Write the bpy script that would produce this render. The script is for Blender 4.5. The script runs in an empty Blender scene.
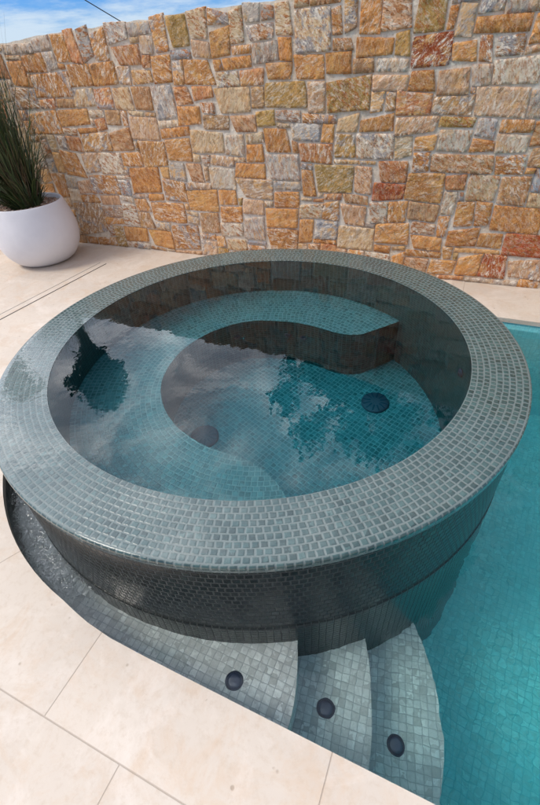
import bpy, bmesh, math, random
from math import sin, cos, pi, radians, atan2, hypot, sqrt
from mathutils import Vector, Matrix, noise
random.seed(7)
scene = bpy.context.scene
COL = scene.collection

# ------------------------------------------------------------------ helpers
def link(name, me, parent=None, mats=()):
    o = bpy.data.objects.new(name, me)
    COL.objects.link(o)
    for m in mats: me.materials.append(m)
    if parent is not None: o.parent = parent
    return o

class MB:
    """plain mesh collector: verts, faces, per-loop uvs, per-face material, smooth flag"""
    def __init__(s): s.v=[]; s.f=[]; s.uv=[]; s.m=[]; s.sm=[]; s.c=[]
    def vert(s,p): s.v.append(tuple(p)); return len(s.v)-1
    def face(s,idx,uv=None,m=0,sm=False,c=None):
        s.f.append(tuple(idx)); s.uv.append(uv or [(0,0)]*len(idx)); s.m.append(m); s.sm.append(sm); s.c.append(c)
    def quad(s,ps,uv=None,m=0,sm=False,c=None):
        s.face([s.vert(p) for p in ps],uv,m,sm,c)
    def strip(s,a,b,ua,ub,va,vb,m=0,sm=False,closed=False):
        """a,b lists of points; ua/ub lists of u values"""
        ia=[s.vert(p) for p in a]; ib=[s.vert(p) for p in b]
        for i in range(len(a)-1):
            s.face([ia[i],ia[i+1],ib[i+1],ib[i]],[(ua[i],va),(ua[i+1],va),(ub[i+1],vb),(ub[i],vb)],m,sm)
    def build(s,name,mats,parent=None):
        me=bpy.data.meshes.new(name); me.from_pydata(s.v,[],s.f)
        uvl=me.uv_layers.new(name='UVMap')
        flat=[]
        for u in s.uv:
            for a in u: flat+= [a[0],a[1]]
        uvl.data.foreach_set('uv',flat)
        me.polygons.foreach_set('material_index',s.m)
        me.polygons.foreach_set('use_smooth',s.sm)
        if any(c is not None for c in s.c):
            for k,nm in enumerate(('stone_a','stone_b')):
                at=me.attributes.new(nm,'FLOAT_COLOR','CORNER'); fl=[]
                for f,c in zip(s.f,s.c):
                    cc=(c[k] if c else (0,0,0))
                    fl+= (list(cc)+[1.0] if len(cc)==3 else list(cc))*len(f)
                at.data.foreach_set('color',fl)
        me.update()
        return link(name,me,parent,mats)

def recalc(o):
    bm=bmesh.new(); bm.from_mesh(o.data); bmesh.ops.remove_doubles(bm,verts=bm.verts,dist=1e-5)
    bmesh.ops.recalc_face_normals(bm,faces=bm.faces); bm.to_mesh(o.data); bm.free()

def thing(name,label,cat,loc=(0,0,0),group=None):
    o=bpy.data.objects.new(name,None); COL.objects.link(o); o.location=loc
    o.empty_display_size=.1
    return tag(o,label,cat,group)
def tag(o,label,cat,group=None):
    o['label']=label; o['category']=cat
    if group: o['group']=group
    return o
def struct(o): o['kind']='structure'; return o

def prism(name,poly,z0,z1,mats,parent=None,holes=(),uvs=None,top_only=False,cell=None,rot=0.0,vflip=False):
    """extruded polygon with optional holes, planar tile uvs in cell units on top, arclength uvs on sides"""
    bm=bmesh.new(); loops=[poly]+list(holes); edges=[]
    for L in loops:
        vs=[bm.verts.new((x,y,z1)) for x,y in L]
        for i in range(len(vs)): edges.append(bm.edges.new((vs[i],vs[(i+1)%len(vs)])))
    bmesh.ops.triangle_fill(bm,use_beauty=True,use_dissolve=False,edges=edges,normal=(0,0,1))
    uvl=bm.loops.layers.uv.new('UVMap')
    cell=cell or 1.0
    cr,sr=cos(rot),sin(rot)
    for f in bm.faces:
        if f.normal.z<0: f.normal_flip()
        for l in f.loops:
            x,y=l.vert.co.x,l.vert.co.y
            l[uvl].uv=((x*cr-y*sr)/cell,(x*sr+y*cr)/cell)
    for L in loops:
        s=0
        for i in range(len(L)):
            a=L[i]; b=L[(i+1)%len(L)]; d=hypot(b[0]-a[0],b[1]-a[1])
            vs=[bm.verts.new((a[0],a[1],z0)),bm.verts.new((b[0],b[1],z0)),bm.verts.new((b[0],b[1],z1)),bm.verts.new((a[0],a[1],z1))]
            f=bm.faces.new(vs)
            for l,uv in zip(f.loops,((s,z0-z1),(s+d,z0-z1),(s+d,0),(s,0))): l[uvl].uv=(uv[0]/cell,uv[1]/cell)
            s+=d
    if not top_only:
        edges=[]
        for L in loops:
            vs=[bm.verts.new((x,y,z0)) for x,y in L]
            for i in range(len(vs)): edges.append(bm.edges.new((vs[i],vs[(i+1)%len(vs)])))
        bmesh.ops.triangle_fill(bm,use_beauty=True,use_dissolve=False,edges=edges,normal=(0,0,-1))
    bmesh.ops.remove_doubles(bm,verts=bm.verts,dist=1e-5)
    bmesh.ops.recalc_face_normals(bm,faces=bm.faces)
    me=bpy.data.meshes.new(name); bm.to_mesh(me); bm.free()
    return link(name,me,parent,mats)

def lathe(name,prof,mats,parent=None,seg=64,centre=(0,0),smooth=True):
    b=MB(); rings=[]
    for r,z in prof:
        rings.append([b.vert((centre[0]+r*cos(2*pi*i/seg),centre[1]+r*sin(2*pi*i/seg),z)) for i in range(seg)])
    for j in range(len(rings)-1):
        for i in range(seg):
            k=(i+1)%seg
            b.face([rings[j][i],rings[j][k],rings[j+1][k],rings[j+1][i]],[(i/seg,j),((i+1)/seg,j),((i+1)/seg,j+1),(i/seg,j+1)],0,smooth)
    for ring in (rings[0],rings[-1]): b.face(ring)
    o=b.build(name,mats,parent); recalc(o); return o

# ------------------------------------------------------------------ node helpers
class NT:
    def __init__(s,nt): s.nt=nt
    def n(s,typ,**kw):
        nd=s.nt.nodes.new(typ)
        for k,v in kw.items(): setattr(nd,k,v)
        return nd
    def set(s,sock,v):
        if isinstance(v,bpy.types.NodeSocket): s.nt.links.new(v,sock)
        elif v is not None:
            if isinstance(v,(tuple,list)) and sock.type=='RGBA' and len(v)==3: v=(*v,1)
            sock.default_value=v
    def math(s,op,a,b=None,c=None,clamp=False):
        nd=s.n('ShaderNodeMath',operation=op,use_clamp=clamp); s.set(nd.inputs[0],a)
        if b is not None: s.set(nd.inputs[1],b)
        if c is not None: s.set(nd.inputs[2],c)
        return nd.outputs[0]
    def vmath(s,op,a,b=None):
        nd=s.n('ShaderNodeVectorMath',operation=op); s.set(nd.inputs[0],a)
        if b is not None: s.set(nd.inputs[1],b)
        return nd.outputs['Value'] if op in('DOT_PRODUCT','LENGTH','DISTANCE') else nd.outputs[0]
    def mix(s,fac,a,b,blend='MIX'):
        nd=s.n('ShaderNodeMix',data_type='RGBA',blend_type=blend); s.set(nd.inputs[0],fac); s.set(nd.inputs[6],a); s.set(nd.inputs[7],b)
        return nd.outputs[2]
    def ramp(s,fac,stops,interp='LINEAR'):
        nd=s.n('ShaderNodeValToRGB'); cr=nd.color_ramp; cr.interpolation=interp
        while len(cr.elements)<len(stops): cr.elements.new(.5)
        for e,(p,c) in zip(cr.elements,stops):
            e.position=p; e.color=(c,c,c,1) if isinstance(c,(int,float)) else (*c,1)
        s.set(nd.inputs[0],fac); return nd.outputs[0]
    def noise(s,vec=None,scale=5,detail=4,rough=.5,dist=0,dim='3D',out=0):
        nd=s.n('ShaderNodeTexNoise',noise_dimensions=dim)
        if vec is not None: s.set(nd.inputs['Vector'],vec)
        nd.inputs['Scale'].default_value=scale; nd.inputs['Detail'].default_value=detail
        nd.inputs['Roughness'].default_value=rough; nd.inputs['Distortion'].default_value=dist
        return nd.outputs[out]
    def white(s,vec,out='Value',dim='3D'):
        nd=s.n('ShaderNodeTexWhiteNoise',noise_dimensions=dim); s.set(nd.inputs['Vector'],vec); return nd.outputs[out]
    def smooth(s,x,a,b):
        nd=s.n('ShaderNodeMapRange',interpolation_type='SMOOTHSTEP'); s.set(nd.inputs[0],x)
        nd.inputs[1].default_value=a; nd.inputs[2].default_value=b; nd.inputs[3].default_value=0; nd.inputs[4].default_value=1
        return nd.outputs[0]
    def maprange(s,x,a,b,c,d):
        nd=s.n('ShaderNodeMapRange'); s.set(nd.inputs[0],x)
        for i,v in enumerate((a,b,c,d)): s.set(nd.inputs[i+1],v)
        return nd.outputs[0]
    def bump(s,h,strength=.5,dist=.01,normal=None):
        nd=s.n('ShaderNodeBump'); s.set(nd.inputs['Height'],h); nd.inputs['Strength'].default_value=strength; nd.inputs['Distance'].default_value=dist
        if normal is not None: s.set(nd.inputs['Normal'],normal)
        return nd.outputs[0]
    def xyz(s,v):
        nd=s.n('ShaderNodeSeparateXYZ'); s.set(nd.inputs[0],v); return nd.outputs
    def comb(s,x,y,z=0.0):
        nd=s.n('ShaderNodeCombineXYZ'); s.set(nd.inputs[0],x); s.set(nd.inputs[1],y); s.set(nd.inputs[2],z); return nd.outputs[0]

def material(name):
    m=bpy.data.materials.new(name); m.use_nodes=True; nt=m.node_tree; nt.nodes.clear()
    N=NT(nt); out=N.n('ShaderNodeOutputMaterial'); p=N.n('ShaderNodeBsdfPrincipled')
    nt.links.new(p.outputs[0],out.inputs[0])
    return m,N,p,out

def simple(name,col,rough=.5,metal=0,bumpscale=None,bumpstr=.2,var=.1,coat=0):
    m,N,p,o=material(name)
    g=N.n('ShaderNodeTexCoord').outputs['Object']
    nz=N.noise(g,bumpscale or 20,5,.6)
    c=N.mix(N.maprange(nz,.3,.7,0,1),tuple(x*(1-var) for x in col),tuple(min(1,x*(1+var)) for x in col))
    N.set(p.inputs['Base Color'],c); p.inputs['Roughness'].default_value=rough; p.inputs['Metallic'].default_value=metal
    p.inputs['Coat Weight'].default_value=coat
    N.set(p.inputs['Normal'],N.bump(nz,bumpstr,.004))
    return m

def mosaic(name,tile_a,tile_b,grout,gw=.16,rough=.25,coat=0.0,wet_rough=.03,patch=None,bump=.6,edge_light=0.0,jit=.05,spec=.5,vv=.28):
    """small square mosaic; uv is in tile units"""
    m,N,p,o=material(name)
    tc=N.n('ShaderNodeTexCoord'); uv=tc.outputs['UV']; ob=tc.outputs['Object']
    # a little irregularity in the laying
    wob=N.noise(uv,.9,2,.5,out=1)
    wv=N.vmath('SUBTRACT',wob,(.5,.5,.5)); sc=N.n('ShaderNodeVectorMath',operation='SCALE'); N.set(sc.inputs[0],wv); sc.inputs['Scale'].default_value=jit*2
    uvw=N.vmath('ADD',uv,sc.outputs[0])
    fl=N.vmath('FLOOR',uvw); fr=N.vmath('SUBTRACT',uvw,fl)
    x,y,_=N.xyz(fr)[:3]
    ex=N.math('SUBTRACT',.5,N.math('ABSOLUTE',N.math('SUBTRACT',x,.5)))
    ey=N.math('SUBTRACT',.5,N.math('ABSOLUTE',N.math('SUBTRACT',y,.5)))
    e=N.math('SMOOTH_MIN',ex,ey,.06)
    e=N.math('ADD',e,N.math('MULTIPLY',N.math('SUBTRACT',N.noise(uv,3.5,2,.6),.5),.06))
    tilemask=N.smooth(e,gw*.5-.03,gw*.5+.035)
    wn=N.white(fl); wn2=N.white(N.vmath('ADD',fl,(17.3,5.1,0)))
    col=N.mix(wn,tile_a,tile_b)
    mott=N.noise(uv,2.2,5,.65)
    col=N.mix(N.maprange(mott,.3,.75,.0,.55),col,tuple(c*.55 for c in tile_a))
    val=N.maprange(wn2,0,1,1-vv,1+vv)
    hs=N.n('ShaderNodeHueSaturation'); N.set(hs.inputs['Value'],val); N.set(hs.inputs['Color'],col); col=hs.outputs[0]
    if edge_light:
        rim_=N.smooth(e,gw*.5+.0,gw*.5+.12)
        col=N.mix(N.math('MULTIPLY',N.math('SUBTRACT',1,rim_),edge_light),col,grout)
    gcol=N.mix(N.noise(ob,9,4,.6),tuple(c*.75 for c in grout),tuple(min(1,c*1.15) for c in grout))
    base=N.mix(tilemask,gcol,col)
    if patch:
        pn=N.maprange(N.noise(ob,patch[1],5,.65),.42,.68,0,patch[2])
        base=N.mix(pn,base,patch[0])
    N.set(p.inputs['Base Color'],base)
    N.set(p.inputs['Roughness'],N.maprange(tilemask,0,1,.7,rough))
    p.inputs['Specular IOR Level'].default_value=spec
    h=N.math('ADD',N.math('MULTIPLY',N.smooth(e,gw*.5-.05,gw*.5+.12),1.0),N.math('MULTIPLY',mott,.35))
    tilt=N.math('MULTIPLY',N.math('MULTIPLY',N.math('SUBTRACT',x,.5),N.math('SUBTRACT',wn,.5)),.9)
    h=N.math('ADD',h,tilt)
    N.set(p.inputs['Normal'],N.bump(h,bump,.0022))
    if coat:
        p.inputs['Coat Weight'].default_value=coat; p.inputs['Coat Roughness'].default_value=wet_rough; p.inputs['Coat IOR'].default_value=1.36
        rip=N.noise(ob,14,3,.5)
        rip2=N.noise(ob,70,2,.5)
        N.set(p.inputs['Coat Normal'],N.bump(N.math('ADD',rip,N.math('MULTIPLY',rip2,.12)),.22,.006))
    return m
# ------------------------------------------------------------------ dimensions (metres, deck top is z = 0)
RO,RI,RW=1.2485,1.013,1.24      # spa rim outer, inner, outside wall
ZR=.36; ZSW=.3585; ZPW=-.08      # rim top, spa water, pool water
ZF=-.64; ZB=-.14                 # spa floor, bench
CELL=.0272
POOLF=-1.32

# ------------------------------------------------------------------ materials
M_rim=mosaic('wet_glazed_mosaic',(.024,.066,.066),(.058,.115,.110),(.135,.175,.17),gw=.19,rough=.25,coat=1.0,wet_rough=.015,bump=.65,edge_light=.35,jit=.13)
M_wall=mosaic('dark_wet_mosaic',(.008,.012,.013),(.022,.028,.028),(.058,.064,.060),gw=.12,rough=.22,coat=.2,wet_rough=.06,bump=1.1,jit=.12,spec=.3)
M_in_shade=mosaic('shaded_glazed_mosaic',(.008,.038,.040),(.022,.072,.072),(.075,.135,.13),gw=.16,rough=.4,bump=.7,jit=.09)  # same glazed tile, with the shade of upright faces put into its colour
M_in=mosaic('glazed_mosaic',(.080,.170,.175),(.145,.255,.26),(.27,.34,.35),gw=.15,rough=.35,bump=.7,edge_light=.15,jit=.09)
M_step=mosaic('grey_stone_mosaic',(.66,.69,.68),(.80,.82,.80),(.36,.40,.41),gw=.075,rough=.55,bump=.5,patch=((.55,.56,.55),7,.45),jit=.10)
M_pool=mosaic('pale_pool_mosaic',(.30,.80,.82),(.42,.90,.90),(.17,.62,.66),gw=.07,rough=.5,bump=.5,patch=((.20,.72,.76),2.2,.6),jit=.06,vv=.10)  # broad tile patches also stand in for light varying under the ripples

def water_mat(name,bump,scale,absorb,dens,rough_west=0):
    m,N,p,out=material(name)
    p.inputs['Transmission Weight'].default_value=1; p.inputs['Roughness'].default_value=0
    p.inputs['IOR'].default_value=1.333; p.inputs['Base Color'].default_value=(1,1,1,1)
    ob=N.n('ShaderNodeTexCoord').outputs['Object']
    a=N.noise(ob,scale,3,.5,.4); b=N.noise(ob,scale*3.7,2,.5,.2)
    h=N.math('ADD',a,N.math('MULTIPLY',b,.13))
    if rough_west:   # water tumbling off the rim keeps the narrow channel choppy
        X,Y,_=N.xyz(ob)[:3]
        k=N.math('MULTIPLY',N.math('SUBTRACT',1,N.smooth(X,-.45,-.05)),1.0)
        ch=N.math('ADD',N.noise(ob,26,3,.55,1.4),N.math('MULTIPLY',N.noise(ob,9,2,.5,1.5),1.2))
        h=N.math('ADD',h,N.math('MULTIPLY',N.math('MULTIPLY',ch,k),rough_west))
    N.set(p.inputs['Normal'],N.bump(h,bump,.02))
    v=N.n('ShaderNodeVolumeAbsorption'); v.inputs['Color'].default_value=(*absorb,1); v.inputs['Density'].default_value=dens
    N.nt.links.new(v.outputs[0],out.inputs['Volume'])
    return m
M_spaw=water_mat('spa_water',.05,6.0,(.0,.83,.925),.95)
M_poolw=water_mat('pool_water',.36,4.2,(.10,.955,.968),.36,1.6)

# travertine paving with its joints
def paving_mat():
    m,N,p,o=material('travertine_paving')
    ob=N.n('ShaderNodeTexCoord').outputs['Object']; X,Y,_=N.xyz(ob)[:3]
    c=N.mix(N.maprange(N.noise(ob,1.7,6,.6,.6),.3,.7,0,1),(.69,.60,.505),(.61,.53,.45))
    c=N.mix(N.maprange(N.noise(ob,5.5,7,.72,1.2),.48,.68,0,.75),c,(.62,.475,.35))
    c=N.mix(N.maprange(N.noise(ob,3.1,6,.7,.8),.5,.66,0,.7),c,(.76,.68,.60))
    c=N.mix(N.maprange(N.noise(ob,38,6,.75),.5,.72,0,.4),c,(.50,.38,.27))
    # small pits
    vo=N.n('ShaderNodeTexVoronoi'); N.set(vo.inputs['Vector'],ob); vo.inputs['Scale'].default_value=17
    pit=N.math('MULTIPLY',N.math('SUBTRACT',1,N.smooth(vo.outputs['Distance'],.05,.13)),N.math('GREATER_THAN',N.noise(ob,4.2,3,.6),.53))
    c=N.mix(N.math('MULTIPLY',pit,.6),c,(.33,.25,.18))
    def near(v,a,w=.0016):   # 1 on the joint
        return N.math('SUBTRACT',1,N.smooth(N.math('ABSOLUTE',N.math('SUBTRACT',v,a)),w*.6,w*1.6))
    def rep(v,a,step): # distance to the nearest multiple
        t=N.math('DIVIDE',N.math('SUBTRACT',v,a),step)
        return N.math('MULTIPLY',N.math('SUBTRACT',t,N.math('ROUND',t)),step)
    def band(v,a,b): return N.math('MULTIPLY',N.math('GREATER_THAN',v,a),N.math('LESS_THAN',v,b))
    J=[]
    south=N.math('LESS_THAN',Y,-1.0)
    J.append(N.math('MULTIPLY',N.math('MULTIPLY',near(rep(X,.019,.815),0),band(Y,-1.63,-1.2)),N.math('GREATER_THAN',X,-.2)))
    J.append(near(Y,-1.631))
    J.append(N.math('MULTIPLY',near(rep(X,.302,.815),0),band(Y,-2.446,-1.631)))
    J.append(near(Y,-2.446))
    J.append(N.math('MULTIPLY',near(rep(X,.019,.815),0),N.math('LESS_THAN',Y,-2.446)))
    J.append(N.math('MULTIPLY',near(rep(X,.928,.815),0),N.math('MULTIPLY',N.math('GREATER_THAN',Y,1.2),N.math('GREATER_THAN',X,.1))))
    # one cut joint running out from the curved coping
    d=N.math('ADD',N.math('MULTIPLY',N.math('ADD',X,.5097),.897),N.math('MULTIPLY',N.math('ADD',Y,1.2624),-.442))
    J.append(N.math('MULTIPLY',near(d,0),N.math('MULTIPLY',band(Y,-1.63,-1.2),N.math('LESS_THAN',X,-.4))))
    j=J[0]
    for q in J[1:]: j=N.math('MAXIMUM',j,q)
    # slab to slab tone
    cell=N.comb(N.math('FLOOR',N.math('DIVIDE',N.math('SUBTRACT',X,.019),.815)),N.math('FLOOR',N.math('DIVIDE',N.math('ADD',Y,1.631),.815)),0)
    hs=N.n('ShaderNodeHueSaturation'); N.set(hs.inputs['Value'],N.maprange(N.white(cell),0,1,.91,1.04)); N.set(hs.inputs['Color'],c); c=hs.outputs[0]
    c=N.mix(N.math('MULTIPLY',j,.6),c,(.34,.27,.21))
    N.set(p.inputs['Base Color'],c); p.inputs['Roughness'].default_value=.55; p.inputs['Specular IOR Level'].default_value=.3
    h=N.math('SUBTRACT',N.math('MULTIPLY',N.noise(ob,60,5,.7),.3),N.math('ADD',N.math('MULTIPLY',j,1.5),N.math('MULTIPLY',pit,.8)))
    N.set(p.inputs['Normal'],N.bump(h,.5,.002))
    return m
M_pave=paving_mat()

# ------------------------------------------------------------------ opening of the pool in the deck
def opening(off=0.0):
    R=1.345+off; P=[]
    P.append((5.5+off,-1.379-off)); 
    for x in (4.5,3.5,2.5,1.5,1.0,.7,.5,.336): P.append((x,-1.379-off))
    for x,y in ((.2,-1.3788),(.056,-1.3765),(-.05,-1.366),(-.12,-1.3535),(-.2,-1.3365)):
        n=hypot(x,y); P.append((x*(1+off/n),y*(1+off/n)))
    a0=atan2(-1.3365,-.2); a1=-pi-.95*pi/2  # clockwise round the west side to the north
    k=72; R0=hypot(.2,1.3365)
    for i in range(1,k+1):
        t=i/k; a=a0+(radians(-285)-a0)*t
        r=R0+(1.345-R0)*min(1,t*6)+off
        P.append((r*cos(a),r*sin(a)))
    P.append((.52,1.295+off))
    for x in (1,2,3,4): P.append((x,1.295+off))
    P.append((5.5+off,1.295+off))
    return P
OPEN=opening()
# deck follows the wall at the back
wx0,wy0,wx1,wy1=-2.502,1.722,1.448,1.829
WD=Vector((wx1-wx0,wy1-wy0)).normalized(); WN=Vector((-WD.y,WD.x))
def wallp(u,back=0.0,z=0.0):   # u measured so that u is close to x
    q=Vector((wx0,wy0))+WD*(u+2.5)+WN*back
    return Vector((q.x,q.y,z))
b0=wallp(-9,.3); b1=wallp(9,.3)
deck=prism('pool_deck',[(-9,-5),(9,-5),(b1.x,b1.y),(b0.x,b0.y)],-.03,0,[M_pave],holes=[OPEN])
struct(deck)
# ground beyond
M_ground=simple('dry_grass_ground',(.10,.11,.05),.95,bumpscale=3,bumpstr=.6,var=.35)
g=prism('ground',[(-400,-400),(400,-400),(400,400),(-400,400)],-.5,-.06,[M_ground],holes=[[(-8.8,-4.8),(8.8,-4.8),(8.8,1.9),(-8.8,1.6)]],top_only=True)
struct(g)

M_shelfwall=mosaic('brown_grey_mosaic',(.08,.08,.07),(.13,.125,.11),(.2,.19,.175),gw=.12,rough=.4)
# ------------------------------------------------------------------ pool shell
b=MB(); P=opening(.008); P=P+[P[0]]; s=0
us=[0]
for i in range(len(P)-1): s+=hypot(P[i+1][0]-P[i][0],P[i+1][1]-P[i][1]); us.append(s/CELL)
b.strip([(x,y,-.03) for x,y in P],[(x,y,POOLF) for x,y in P],us,us,0,(POOLF+.03)/CELL,sm=False)
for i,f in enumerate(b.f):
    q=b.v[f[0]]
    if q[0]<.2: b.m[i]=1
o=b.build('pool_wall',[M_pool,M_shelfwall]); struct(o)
o=prism('pool_floor',opening(.05),POOLF-.1,POOLF,[M_pool],cell=CELL*1.15,rot=.12,top_only=True); struct(o)

# pool water: closed body with a hole for the spa
def circle(r,n=160): return [(r*cos(2*pi*i/n),r*sin(2*pi*i/n)) for i in range(n)]
o=prism('pool_water',opening(.03),POOLF-.05,ZPW,[M_poolw],holes=[circle(1.15)]); struct(o)

# ------------------------------------------------------------------ steps and shelf
steps=thing('pool_steps','pale grey mosaic pool steps curving from the shallow shelf down into the teal water','steps',(0,0,0))
OPi=opening(.02)
def arcpts(r,a0,a1,n): return [(r*cos(radians(a0+(a1-a0)*i/n)),r*sin(radians(a0+(a1-a0)*i/n))) for i in range(n+1)]
def curve3(pts,n=10):
    out=[]
    for i in range(len(pts)-1):
        p0=Vector(pts[max(0,i-1)]);p1=Vector(pts[i]);p2=Vector(pts[i+1]);p3=Vector(pts[min(len(pts)-1,i+2)])
        for k in range(n):
            t=k/n
            out.append(tuple(.5*((2*p1)+(-p0+p2)*t+(2*p0-5*p1+4*p2-p3)*t*t+(-p0+3*p1-3*p2+p3)*t**3)))
    out.append(tuple(pts[-1])); return out
E1=curve3([(.585,-1.0),(.616,-1.081),(.643,-1.15),(.661,-1.215),(.674,-1.28),(.68,-1.337),(.682,-1.41)])
E2=curve3([(.79,-.82),(.838,-.913),(.88,-1.01),(.912,-1.112),(.935,-1.21),(.948,-1.302),(.955,-1.41)])
E3=curve3([(.95,-.60),(1.011,-.704),(1.085,-.82),(1.134,-.922),(1.178,-1.077),(1.193,-1.18),(1.197,-1.267),(1.20,-1.41)])
def tread(edge,z,outer,inner,cell=CELL,rot=0.0):
    """solid block: front edge, then outer path back, then inner path"""
    poly=list(edge)+outer+inner
    return prism('tread',poly,POOLF+.0-.02,z,[M_step],steps,cell=cell,rot=rot)
west=[p for p in OPi if (p[0]<.66 and not(p[0]>.3 and p[1]>0))]
west=[p for p in west if p[0]<.6]
t1=tread(E1,-.225,west,[(.33,1.19)]+[(1.2*cos(radians(a)),1.2*sin(radians(a))) for a in range(78,300,3)])
t2=tread(E2,-.435,[(.60,-1.41)],[(.60,-1.25),(.55,-1.0)],rot=-.1)
t3=tread(E3,-.64,[(.85,-1.41)],[(.85,-1.2),(.75,-.85)],rot=-.2)
M_lens=simple('dark_light_lens',(.045,.06,.11),.3,bumpscale=60,bumpstr=.3,coat=.4)
M_ring=simple('dark_ring_plastic',(.025,.035,.065),.5)
for i,(x,y,z,lab) in enumerate(((.458,-1.286,-.225,'dark round underwater light on the shallow shelf below the travertine edge'),
        (.767,-1.199,-.435,'dark round underwater light on the middle step between the shelf and the lowest step'),
        (1.030,-1.170,-.64,'dark round underwater light on the lowest step beside the deep teal water'))):
    t=thing('underwater_light',lab,'light',(x,y,z),'dark round lights set in the pool steps')
    o=lathe('trim_ring',[(.026,.0),(.026,.003),(.028,.004),(.031,.003),(.032,.0)],[M_ring],t,40)
    o=lathe('lens',[(.0255,-.001),(.0255,.002),(.015,.0028),(.003,.003)],[M_lens],t,32)

# ------------------------------------------------------------------ the spa
spa=thing('raised_spa','round raised spa tiled in blue green mosaic, brimming with clear water','spa',(0,0,0))
SEG=288
b=MB(); rows=9; dr=(RO-.010-RI)/rows
def ring(r,z): return [(r*cos(2*pi*i/SEG),r*sin(2*pi*i/SEG),z+0.0006*noise.noise(Vector((r*9*cos(2*pi*i/SEG),r*9*sin(2*pi*i/SEG),0)))) for i in range(SEG+1)]
for k in range(rows):
    r0=RI+k*dr; r1=r0+dr; n=round(2*pi*(r0+r1)/2/.0272); off=random.random()
    uu=[i/SEG*n+off+k*40 for i in range(SEG+1)]
    b.strip(ring(r1,ZR),ring(r0,ZR),uu,uu,k+1,k,sm=True)
n=round(2*pi*RO/.0272); uu=[i/SEG*n+.3 for i in range(SEG+1)]
prev=None
rb=.010
for j in range(6):      # bullnose
    a=j/5*pi/2; cur=(RO-rb+rb*sin(a),ZR-rb+rb*cos(a))
    if prev: b.strip(ring(*cur),ring(*prev),uu,uu,9.0+j/5*.5,9.0+(j-1)/5*.5,sm=True)
    prev=cur
b.strip(ring(RO,ZR-.030),ring(RO,ZR-rb),uu,uu,10.2,9.5,sm=True)
b.strip(ring(RW-.004,ZR-.031),ring(RO,ZR-.030),uu,uu,10.6,10.2)
o=b.build('rim',[M_rim],spa); recalc(o)
# outside wall
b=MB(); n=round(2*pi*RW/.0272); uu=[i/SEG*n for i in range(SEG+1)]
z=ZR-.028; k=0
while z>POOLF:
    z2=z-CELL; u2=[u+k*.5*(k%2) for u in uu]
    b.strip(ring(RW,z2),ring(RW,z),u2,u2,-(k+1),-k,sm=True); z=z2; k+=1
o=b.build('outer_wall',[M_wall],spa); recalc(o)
# added projecting ring that marks the waterline in place of the refracted band
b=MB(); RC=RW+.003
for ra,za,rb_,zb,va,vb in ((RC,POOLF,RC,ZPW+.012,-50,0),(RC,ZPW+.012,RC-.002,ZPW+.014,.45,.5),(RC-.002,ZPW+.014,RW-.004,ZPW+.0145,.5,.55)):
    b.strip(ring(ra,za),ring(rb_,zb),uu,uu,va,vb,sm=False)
o=b.build('waterline_marker',[M_wall],spa); recalc(o)
# inside wall
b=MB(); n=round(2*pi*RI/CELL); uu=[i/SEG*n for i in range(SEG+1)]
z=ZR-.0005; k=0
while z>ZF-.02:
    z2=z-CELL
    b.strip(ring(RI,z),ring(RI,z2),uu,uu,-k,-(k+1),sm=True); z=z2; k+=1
o=b.build('inner_wall',[M_in_shade],spa); recalc(o)
# bench: r_edge(theta)
EP=[(54.3,1.03),(54.6,.97),(55.2,.88),(56.6,.75),(60.5,.675),(68,.632),(78.6,.618),(91,.614),(105.6,.612),(121,.622),(134.8,.614),(150.6,.601),(167,.587),(184.6,.570),(201,.560),(215.8,.545),(231.9,.53),(245.8,.521),(259,.516),(273,.518),(286,.540),(294.4,.593),(299.3,.665),(301.7,.737),(303.5,.86),(304.3,.95),(304.6,1.03)]
def redge(t):
    if t<EP[0][0] or t>EP[-1][0]: return 2
    for i in range(len(EP)-1):
        if EP[i][0]<=t<=EP[i+1][0]:
            def g(j): return EP[max(0,min(len(EP)-1,j))]
            t0,t1=EP[i][0],EP[i+1][0]; f=(t-t0)/(t1-t0)
            f=f if (t1-t0)<3 else f
            m0=(g(i+1)[1]-g(i-1)[1])/(g(i+1)[0]-g(i-1)[0])*(t1-t0); m1=(g(i+2)[1]-g(i)[1])/(g(i+2)[0]-g(i)[0])*(t1-t0)
            return (2*f**3-3*f*f+1)*EP[i][1]+(f**3-2*f*f+f)*m0+(-2*f**3+3*f*f)*EP[i+1][1]+(f**3-f*f)*m1
TS=[54.3+i*.1 for i in range(30)]+[57.3+i*.75 for i in range(int((300-57.3)/.75)+1)]
t=TS[-1]
while t<304.6: t+=.15; TS.append(min(t,304.6))
b=MB()
r0=RI; k=0
while r0>.5:
    r1=r0-CELL; n=round(2*pi*(r0+r1)/2/.0272); off=random.random()
    for i in range(len(TS)-1):
        ta,tb=TS[i],TS[i+1]; ra,rb_=redge(ta),redge(tb)
        ia=min(r0,max(r1,ra)); ib=min(r0,max(r1,rb_))
        if ia>=r0-1e-6 and ib>=r0-1e-6: continue
        def pt(r,t): return (r*cos(radians(t)),r*sin(radians(t)),ZB)
        ua=ta/360*n+off+k*30; ub=tb/360*n+off+k*30
        b.quad([pt(r0+(.006 if k==0 else 0),ta),pt(r0+(.006 if k==0 else 0),tb),pt(ib,tb),pt(ia,ta)],[(ua,k),(ub,k),(ub,k+(r0-ib)/CELL),(ua,k+(r0-ia)/CELL)])
    r0=r1; k+=1
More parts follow.
